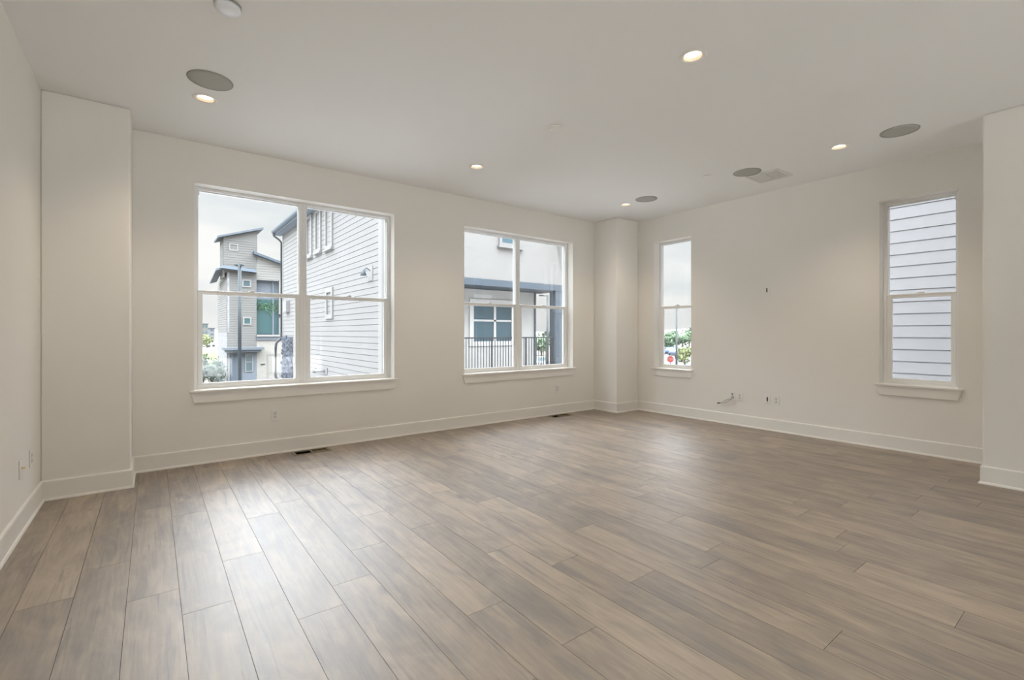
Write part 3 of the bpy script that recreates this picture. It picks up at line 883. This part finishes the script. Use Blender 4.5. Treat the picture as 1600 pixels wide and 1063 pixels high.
m_ = MBA(); m_.tube(smooth_pts([(4.69, 23.56, 1.25), (4.68, 23.55, 1.02), (4.50, 23.6, 0.80), (4.46, 23.6, 0.55)], 4) + [(4.46, 23.6, -0.75), (4.60, 23.4, -1.0), (4.62, 23.4, GZ)], 0.055, 8)
m_.build('lower_pipe', M['rail'], dsp)
for (p, q, r_, s_) in ((18.45, 19.17, 4.10, 5.66), (17.27, 18.00, 4.12, 5.66), (15.94, 16.76, 4.06, 5.66)):
    out_window(A, p, q, r_, s_, flankL, 'pane_sky', fw=0.12, sill=True)
out_window(A, 15.91, 16.70, 1.715, 2.75, flankL, 'pane', fw=0.15)
lt = MBA(); lt.box(xa - 0.03, xa - 0.005, 12.42, 12.76, 2.66, 3.06); lt = lt.build('wall_lamp', M['white'], A)
m_ = MBA(); m_.tube(smooth_pts([(4.71, 12.60, 2.94), (4.62, 12.60, 3.00), (4.54, 12.62, 2.93)], 4), 0.014, 8); m_.build('lamp_arm', M['slate_l'], lt)
m_ = MBA(); m_.lathe([(0.02, 2.95), (0.05, 2.90), (0.085, 2.80), (0.080, 2.80), (0.04, 2.89), (1e-5, 2.90)], 20, (4.54, 12.62, 0)); m_.build('lamp_shade', M['slate_l'], lt)
wl = MBA(); wl.box(xa - 0.16, xa - 0.01, 22.1, 22.75, 2.16, 2.62); wl.build('lantern', M['white'], A)
vp = MBA(); vp.tube([(4.73, 16.75, -0.05), (4.60, 16.85, -0.05), (4.46, 17.05, -0.05)], 0.05, 10).ball((4.44, 17.1, -0.05), 0.085).box(4.70, 4.735, 16.55, 16.95, -0.16, 0.06)
vp.build('vent_pipe', M['sid_a'], A)
sv = MBA(); rnd = random.Random(5)
sv.box(xa - 0.03, xa - 0.002, 21.5, 23.46, GZ, 1.08)
for _ in range(420):
    y, z = rnd.uniform(21.56, 23.40), rnd.uniform(GZ + 0.05, 1.02)
    sv.ball((xa - 0.035, y, z), rnd.uniform(0.05, 0.13), 7, 5, (rnd.uniform(0.35, 0.9), rnd.uniform(0.7, 1.3), rnd.uniform(0.6, 1.1)))
sv.sm = [False] * len(sv.f)
sv.build('stone_veneer', M['stone'], A)

# ------------------------------------------------------------------ tall townhouse across the court
OFF = (4.9, 46.0, GZ)
yb = 46.0
B = thing('townhouse', 'tall grey stepped townhouse with entry canopy, farther back across the court', 'building', OFF)
fB = lambda a, d, z: (a, yb - d, z)
fBL = lambda a, d, z: (a - OFF[0], yb - d - OFF[1], z - OFF[2])
NB = (0.018, 0.015, 0.02)
# tower
m_ = MBA()
siding(m_, 4.74, 7.22, 6.3, 9.2, 0.0, 0.2, fB, n=NB)
siding(m_, yb + 0.05, 48.3, 5.9, 9.15, 0.0, 0.2, lambda a, d, z: (4.72 - d, a, z), n=NB)
m_.build('tower_siding', M['sid_b'], B)
m_ = MBA(); m_.prism([(4.74, 9.14), (7.22, 9.14), (7.22, 10.06), (4.74, 9.22)], 'y', yb - 0.005, yb + 0.15)
m_.box(7.12, 7.24, yb - 0.01, 48.3, 6.3, 10.0).box(4.72, 7.24, 48.2, 48.3, 6.3, 9.2)
m_.build('tower_gable', M['sid_b'], B)
m_ = MBA(); m_.hexa([(4.30, 45.6, 9.10), (7.66, 45.6, 10.22), (7.66, 48.7, 10.22), (4.30, 48.7, 9.10)],
                    [(4.30, 45.6, 9.25), (7.66, 45.6, 10.38), (7.66, 48.7, 10.38), (4.30, 48.7, 9.25)]); m_.build('tower_roof', M['slate_l'], B)
out_window(B, 5.12, 5.80, 8.16, 8.76, fBL, 'pane_sky', fw=0.09)
# bay below it
m_ = MBA()
siding(m_, 5.0, 7.18, -0.1, 6.35, 0.0, 0.2, lambda a, d, z: (a, 45.95 - d, z), n=NB)
m_.build('bay_siding', M['sid_b'], B)
m_ = MBA(); siding(m_, 46.0, 53.0, 1.3, 6.3, 0.0, 0.2, lambda a, d, z: (4.98 - d, a, z), n=NB); m_.build('side_siding', M['sid_a'], B)
m_ = MBA(); m_.box(4.97, 5.2, 45.96, 53.0, GZ, 1.3).box(5.0, 5.15, 45.93, 46.1, 1.3, 6.3); m_.build('side_stone', M['stone_l'], B)
m_ = MBA(); m_.hexa([(4.42, 45.3, 6.58), (7.16, 45.3, 6.38), (7.16, 46.1, 6.42), (4.42, 46.1, 6.62)],
                    [(4.62, 45.6, 6.82), (6.95, 45.6, 6.72), (6.95, 46.1, 6.74), (4.62, 46.1, 6.84)]); m_.build('bay_roof', M['slate'], B)
m_ = MBA(); m_.hexa([(4.20, 46.2, 6.42), (4.75, 46.2, 6.62), (4.75, 51.4, 5.95), (4.20, 51.4, 5.75)],
                    [(4.20, 46.2, 6.58), (4.75, 46.2, 6.78), (4.75, 51.4, 6.11), (4.20, 51.4, 5.91)]); m_.build('side_eave', M['slate_wall'], B)
bayL = lambda a, d, z: (a - OFF[0], 45.93 - d - OFF[1], z - OFF[2])
out_window(B, 6.08, 6.77, 5.14, 5.80, bayL, 'pane', fw=0.11)
out_window(B, 6.14, 6.78, 1.93, 2.60, bayL, 'pane_teal', fw=0.11)
# entry
m_ = MBA(); m_.box(5.0, 7.2, 45.95, 46.15, GZ, -0.35); m_.build('entry_wall', M['slate_wall'], B)
m_ = MBA(); m_.box(4.62, 7.62, 44.9, 46.0, -0.17, 0.02).box(4.80, 7.40, 45.1, 46.0, -0.36, -0.17); m_.build('entry_canopy', M['slate_l'], B)
m_ = MBA(); m_.box(5.24, 6.08, 45.90, 45.96, -2.88, -0.58); dr = m_.build('entry_door', M['door_b'], B)
m_ = MBA(); m_.box(5.05, 5.16, 45.88, 45.95, GZ, -0.40); m_.build('door_casing', M['white'], B)
m_ = MBA(); m_.tube([(5.98, 45.88, -1.9), (5.98, 45.84, -1.9), (5.98, 45.84, -1.6)], 0.02, 6); m_.build('door_handle', M['white'], dr)
m_ = MBA(); m_.box(5.1, 7.2, 44.8, 45.95, GZ, -2.9); m_.build('entry_step', M['stone_l'], B)
out_window(B, 6.30, 6.90, -2.08, -0.50, bayL, 'pane', fw=0.08, bars=(('h', -1.25, 0.06),))
# wing to the right
m_ = MBA(); siding(m_, 7.18, 9.9, 5.9, 7.3, 0.0, 0.22, fB, n=NB); m_.build('wing_siding', M['sid_b2'], B)
m_ = MBA(); m_.prism([(7.18, 7.28), (9.9, 7.28), (7.18, 8.0)], 'y', yb - 0.01, yb + 0.2); m_.build('wing_gable', M['sid_b2'], B)
m_ = MBA(); m_.hexa([(6.90, 45.5, 8.00), (10.4, 45.5, 6.90), (10.4, 49.3, 6.90), (6.90, 49.3, 8.00)],
                    [(6.90, 45.5, 8.22), (10.4, 45.5, 7.10), (10.4, 49.3, 7.10), (6.90, 49.3, 8.22)]); m_.build('wing_roof', M['slate'], B)
m_ = MBA(); m_.box(7.18, 9.9, 46.55, 46.75, 1.0, 5.9); m_.build('balcony_wall', M['slate_wall'], B)
m_ = MBA(); m_.box(7.20, 8.98, 46.48, 46.55, 1.15, 4.2); m_.build('balcony_glazing', M['pane_teal'], B)
m_ = MBA(); m_.box(8.50, 8.62, 46.40, 46.50, 1.1, 5.9); m_.build('balcony_post', M['slate_wall'], B)
m_ = MBA(); m_.box(8.98, 9.9, 46.0, 46.5, 2.9, 5.9); m_.build('white_panel', M['white'], B)
out_window(B, 8.98, 9.42, 1.16, 2.60, fBL, 'pane_teal', fw=0.08)
m_ = MBA(); m_.box(7.18, 9.9, 45.75, 46.75, 0.92, 1.10); m_.build('balcony_ledge', M['white'], B)
m_ = MBA(); m_.box(7.18, 9.9, 45.85, 46.5, 0.62, 0.92); m_.build('ledge_fascia', M['slate_l'], B)
m_ = MBA(); m_.box(7.18, 9.9, 45.97, 46.2, GZ, 0.62); m_.build('lower_brick', M['brick_b'], B)
out_window(B, 8.00, 9.10, -2.82, -0.58, fBL, 'pane_teal', fw=0.12, bars=(('h', -2.25, 0.16),))
m_ = MBA(); m_.box(7.50, 7.82, 45.94, 45.97, -1.56, -1.44); m_.build('number_plaque', M['pole_g'], B)

# ------------------------------------------------------------------ close neighbour on the right
OFF = (8.4, 3.4, GZ)
Cb = thing('neighbouring_house', 'pale blue white lap-sided house filling the right-hand narrow window', 'building', OFF)
m_ = MBA(); siding(m_, -5.0, 3.4, GZ + 0.2, 7.0, 0.015, 0.167, lambda a, d, z: (8.4 - d, a, z), n=(0.011, 0.012, 0.018)); m_.build('side_siding', M['sid_c'], Cb)
m_ = MBA(); m_.box(8.38, 8.5, 3.3, 3.45, GZ, 7.0); m_.build('corner_board', M['white'], Cb)
m_ = MBA(); m_.box(8.5, 14.0, 3.2, 3.4, GZ, 7.0).box(8.5, 14, -5, -4.8, GZ, 7.0); m_.build('end_wall', M['sid_c'], Cb)
m_ = MBA(); m_.box(8.1, 14.3, -5.3, 3.7, 7.0, 7.2); m_.build('roof', M['slate_l'], Cb)

# ------------------------------------------------------------------ street lamps
def street_lamp(loc, h, r_, arms, label, m):
    t = thing('street_lamp', label, 'street lamp', loc, 0, 'street lamps outside the windows')
    MB().lathe([(r_ * 2.0, 0.0), (r_ * 2.0, 0.25), (r_ * 1.2, 0.32)], 14).build('base', M[m], t)
    MB().lathe([(r_, 0.2), (r_ * 0.9, h)], 14).build('pole', M[m], t)
    for a, w, l, zz in arms:
        d = Vector((math.cos(a), math.sin(a), 0))
        p = d * l
        s_ = Vector((-d.y, d.x, 0)) * w
        arm = MB().tube([(0, 0, zz), (p.x, p.y, zz)], 0.035, 8).build('arm', M[m], t)
        e0, e1 = p * 0.55, p * 1.15
        MB().hexa([e0 - s_ + Vector((0, 0, zz - .02)), e1 - s_ + Vector((0, 0, zz - .02)), e1 + s_ + Vector((0, 0, zz - .02)), e0 + s_ + Vector((0, 0, zz - .02))],
                  [e0 - s_ + Vector((0, 0, zz + .06)), e1 - s_ + Vector((0, 0, zz + .06)), e1 + s_ + Vector((0, 0, zz + .06)), e0 + s_ + Vector((0, 0, zz + .06))]).build('lamp_head', M[m], arm)
YAW = math.radians(-37.19)
street_lamp((4.116, 32.02, GZ), 8.65, 0.10, [(YAW, 0.10, 0.16, 8.52), (YAW + PI, 0.10, 0.22, 8.52)], 'dark lamp post standing before the tall grey townhouse', 'pole')
street_lamp((21.25, 24.04, GZ), 7.1, 0.085, [(YAW + PI, 0.12, 0.5, 7.05)], 'lamp post with one side arm beyond the balcony', 'pole_g')
street_lamp((22.90, 15.26, GZ), 6.0, 0.055, [], 'thin pole dividing the far narrow window', 'pole_g')

# ------------------------------------------------------------------ plants
def leaf_cloud(mb, c, rad, n, size, rnd):
    for _ in range(n):
        while True:
            p = Vector((rnd.uniform(-1, 1), rnd.uniform(-1, 1), rnd.uniform(-1, 1)))
            if 0.25 < p.length < 1: break
        q = Vector((c[0] + p.x * rad[0], c[1] + p.y * rad[1], c[2] + p.z * rad[2]))
        u = Vector((rnd.gauss(0, 1), rnd.gauss(0, 1), rnd.gauss(0, 1))).normalized()
        w = u.cross(Vector((rnd.gauss(0, 1), rnd.gauss(0, 1), rnd.gauss(0, 1)))).normalized()
        s_ = size * rnd.uniform(0.6, 1.3)
        mb.add([q - u * s_, q + w * s_ * 0.5, q + u * s_, q - w * s_ * 0.5], [(0, 1, 2, 3)])
def tree(name, loc, h, w, label, leaf, cat='tree', trunk=0.35, n=500, size=0.35, seed=1, group=None):
    t = thing(name, label, cat, loc, 0, group)
    rnd = random.Random(seed)
    mb = MB(); z0 = h * trunk
    lobes = [(0, 0, (z0 + h) / 2, w * 0.5, (h - z0) * 0.5)]
    for k in range(5):
        a = rnd.uniform(0, 2 * PI)
        lobes.append((math.cos(a) * w * 0.28, math.sin(a) * w * 0.28, rnd.uniform(z0 + (h - z0) * 0.3, h * 0.82), w * 0.30, (h - z0) * 0.26))
    for (x, y, z, rw, rh) in lobes:
        leaf_cloud(mb, (x, y, z), (rw, rw, rh), n // len(lobes), size, rnd)
        mb.ball((x, y, z), 0.55, 10, 7, (rw, rw, rh))
    mb.build('foliage', M[leaf], t)
    tr = MB().tube([(0, 0, 0), (0.02, 0.01, z0 * 0.6), (0, 0, z0 + (h - z0) * 0.4)], [w * 0.05 + 0.03, w * 0.04 + 0.02, 0.03], 8)
    for k in range(4):
        a = k * PI / 2 + 0.4
        tr.tube([(0, 0, z0 * 0.8), (math.cos(a) * w * 0.3, math.sin(a) * w * 0.3, z0 + (h - z0) * 0.5)], [0.04, 0.015], 6)
    tr.build('trunk', M['bark'], t)
    return t
def at(u, v, D):
    """ground-plan helper used while laying out the distance: bearing of a column of the photo at depth D"""
    tt = (u - 800) / 741.0; s_, c_ = math.sin(math.radians(37.19)), math.cos(math.radians(37.19))
    return ((s_ + tt * c_) * D, (c_ - tt * s_) * D, GZ)
# through the far narrow window
TG = 'trees in the distance outside the far narrow window'
tree('tree', at(1042, 0, 108), 4.9, 4.2, 'dark green tree left of the thin pole', 'leaf', seed=2, trunk=0.12, n=900, size=0.34, group=TG)
tree('tree', at(1052, 0, 150), 5.4, 4.4, 'small green tree just behind the thin pole', 'leaf_g', seed=3, trunk=0.12, n=900, size=0.34, group=TG)
tree('tree', at(1066.5, 0, 134), 5.9, 6.4, 'broad pale green tree right of the thin pole', 'leaf', seed=4, trunk=0.10, n=900, size=0.34, group=TG)
tree('tree', at(1077, 0, 150), 6.6, 6.0, 'green tree cut by the right edge of the narrow window', 'leaf_g', seed=5, trunk=0.12, n=900, size=0.34, group=TG)
tree('bush', at(1070, 0, 66), 2.7, 1.9, 'yellow green bush low right of the thin pole', 'leaf_l', 'bush', seed=6, trunk=0.05, size=0.22)
tree('bush', at(1062, 0, 74), 1.5, 1.3, 'small grey green bush at the foot of the thin pole', 'leaf_g', 'bush', seed=16, trunk=0.05, size=0.2)
# through the open side of the balcony
tree('tree', at(846, 0, 95), 4.6, 5.0, 'green tree beyond the balcony corner', 'leaf', seed=7, trunk=0.15, size=0.45)
tree('tree', at(861, 0, 110), 5.2, 4.5, 'grey green tree behind the arm lamp post', 'leaf_g', seed=8, trunk=0.15, size=0.45)
# through the left window
tree('shrub', at(332, 0, 38), 2.6, 1.9, 'grey green leafy shrub at the left foot of the townhouse', 'leaf_g', 'shrub', seed=9, trunk=0.04, size=0.10, n=900)
tree('shrub', at(317, 0, 40), 2.9, 1.1, 'shrub at the extreme lower left of the window view', 'leaf_g', 'shrub', seed=10, trunk=0.04, size=0.10, n=600)
tree('tree', at(323, 0, 140), 4.4, 3.0, 'small yellow green tree above the distant lawn', 'leaf_l', seed=12, trunk=0.1, size=0.35)
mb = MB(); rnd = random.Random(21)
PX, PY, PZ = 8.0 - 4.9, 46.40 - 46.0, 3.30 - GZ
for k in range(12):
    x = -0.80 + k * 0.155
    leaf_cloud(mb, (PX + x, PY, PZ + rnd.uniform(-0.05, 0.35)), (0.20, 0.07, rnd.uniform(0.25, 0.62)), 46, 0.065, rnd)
mb.build('reflection_foliage', M['leaf_b'], B)  # leaf clusters in place of the greenery mirrored in the lower sash
# ------------------------------------------------------------------ cars, sign, distant town
def car(loc, rz, paint, label, group=None):
    t = thing('car', label, 'car', loc, rz, group)
    body = [(-2.15, 0.32), (2.15, 0.32), (2.2, 0.62), (2.05, 0.82), (1.25, 0.92), (-1.75, 0.95), (-2.15, 0.85), (-2.2, 0.55)]
    MB().prism(body, 'y', -0.86, 0.86).build('body', M[paint], t, bevel=0.06, seg=2)
    cab = MB().hexa([(1.05, -0.80, 0.90), (1.05, 0.80, 0.90), (-1.85, 0.80, 0.92), (-1.85, -0.80, 0.92)],
                    [(0.30, -0.62, 1.42), (0.30, 0.62, 1.42), (-1.35, 0.62, 1.42), (-1.35, -0.62, 1.42)])
    cab.build('glasshouse', M['pane'], t, bevel=0.03)
    MB().box(-1.36, 0.32, -0.63, 0.63, 1.41, 1.47).build('roof', M[paint], t, bevel=0.02)
    for x in (-1.35, 1.35):
        for y in (-0.84, 0.84):
            MB().lathe([(0.20, -0.1), (0.33, -0.1), (0.33, 0.1), (0.20, 0.1)], 18, (x, y, 0.33), 'y').build('wheel', M['tyre'], t)
def lift(p, dz): return (p[0], p[1], p[2] + dz)
CG = 'cars parked outside the far narrow window'
car(lift(at(1039, 0, 126), 0.03), 0.6, 'car_w', 'white car at the left of the parked row', CG)
car(lift(at(1047.5, 0, 103), 0.03), 0.5, 'car_b', 'blue car in the middle of the parked row', CG)
car(lift(at(1053, 0, 97), 0.03), 0.55, 'car_d', 'dark car parked right behind the thin pole', CG)
CL = 'pale cars parked behind the lawn'
car(at(318, 0, 150), 0.1, 'car_w', 'white car parked behind the lawn, left of the two', CL)
car(at(326, 0, 156), 0.0, 'car_w', 'white car parked behind the lawn, partly hidden by the townhouse', CL)
car(at(845, 0, 62), 0.3, 'car_w', 'white car seen between the balcony railing bars')

ss = thing('stop_sign', 'red octagonal stop sign on a post outside the narrow window', 'sign', at(1047.5, 0, 45))
sp = (37.19 + math.degrees(math.atan((1047.5 - 800) / 741)))
ss.rotation_euler = (0, 0, -math.radians(sp))       # its face looks back toward the house
zc = 2.05
MB().tube([(0, 0.03, 0), (0, 0.03, 2.4)], 0.03, 8).build('post', M['pole_g'], ss)
oct_ = [(0.33 * math.cos(PI / 8 + k * PI / 4), zc + 0.33 * math.sin(PI / 8 + k * PI / 4)) for k in range(8)]
oct2 = [(0.30 * math.cos(PI / 8 + k * PI / 4), zc + 0.30 * math.sin(PI / 8 + k * PI / 4)) for k in range(8)]
sb = MB().prism(oct_, 'y', -0.010, 0.0).build('sign_border', M['white'], ss)
MB().prism(oct2, 'y', -0.014, -0.010).build('sign_face', M['red'], ss)
cu = bpy.data.curves.new('lettering', 'FONT')
cu.body = 'STOP'; cu.size = 0.26; cu.align_x = 'CENTER'; cu.align_y = 'CENTER'; cu.extrude = 0.002
tmp = bpy.data.objects.new('lettering_curve', cu); COL.objects.link(tmp)
dg = bpy.context.evaluated_depsgraph_get()
me = bpy.data.meshes.new_from_object(tmp.evaluated_get(dg))
bpy.data.objects.remove(tmp)
me.materials.clear(); me.materials.append(M['white'])
lo = bpy.data.objects.new('lettering', me); COL.objects.link(lo); lo.parent = ss
lo.location = (0, -0.0165, zc); lo.rotation_euler = (PI / 2, 0, 0)

def block(loc, w, d, h, label, rows, cols, rz=0.0, m='far_w', group=None):
    t = thing('apartment_block', label, 'building', loc, rz, group)
    MB().box(-w / 2, w / 2, 0, d, 0, h).build('walls', M[m], t)
    MB().box(-w / 2 - 0.3, w / 2 + 0.3, -0.3, d + 0.3, h, h + 0.4).build('roof', M['slate_l'], t)
    for i in range(cols):
        for j in range(rows):
            x = -w / 2 + w * (i + 0.5) / cols; z = h * (j + 0.4) / rows
            MB().box(x - w / cols * 0.28, x + w / cols * 0.28, -0.06, 0.02, z, z + h / rows * 0.42).build('window', M['pane'], t)
DG = 'distant apartment blocks at the left of the view'
block(at(320, 0, 240), 3.2, 8, 9.0, 'narrow grey apartment block in the far distance', 3, 2, rz=0.5, m='sid_b', group=DG)
block(at(327, 0, 265), 6.0, 8, 7.0, 'pale apartment block beside the narrow grey one', 3, 2, rz=0.45, m='far_w', group=DG)

# low hills along the horizon
mb = MB(); rnd = random.Random(3)
pts = []
for k in range(61):
    a = math.radians(-30 + k * 3.0)
    R_ = 430
    hgt = 4.5 + 2.2 * math.sin(k * 0.7) + 1.4 * math.sin(k * 1.9 + 1) + rnd.uniform(-0.4, 0.4)
    pts.append((math.sin(a), math.cos(a), hgt))
vs_, fs_ = [], []
for (sx, cy, hgt) in pts:
    vs_ += [(sx * 400, cy * 400, GZ - 0.2), (sx * 430, cy * 430, GZ + hgt + 1.6), (sx * 480, cy * 480, GZ - 0.2)]
for k in range(60):
    for j in range(2):
        fs_.append((k * 3 + j, (k + 1) * 3 + j, (k + 1) * 3 + j + 1, k * 3 + j + 1))
mb.add(vs_, fs_, True)
tag(mb.build('trim_9', M['hill']), 'low hazy hills along the horizon', 'hills', kind='structure')
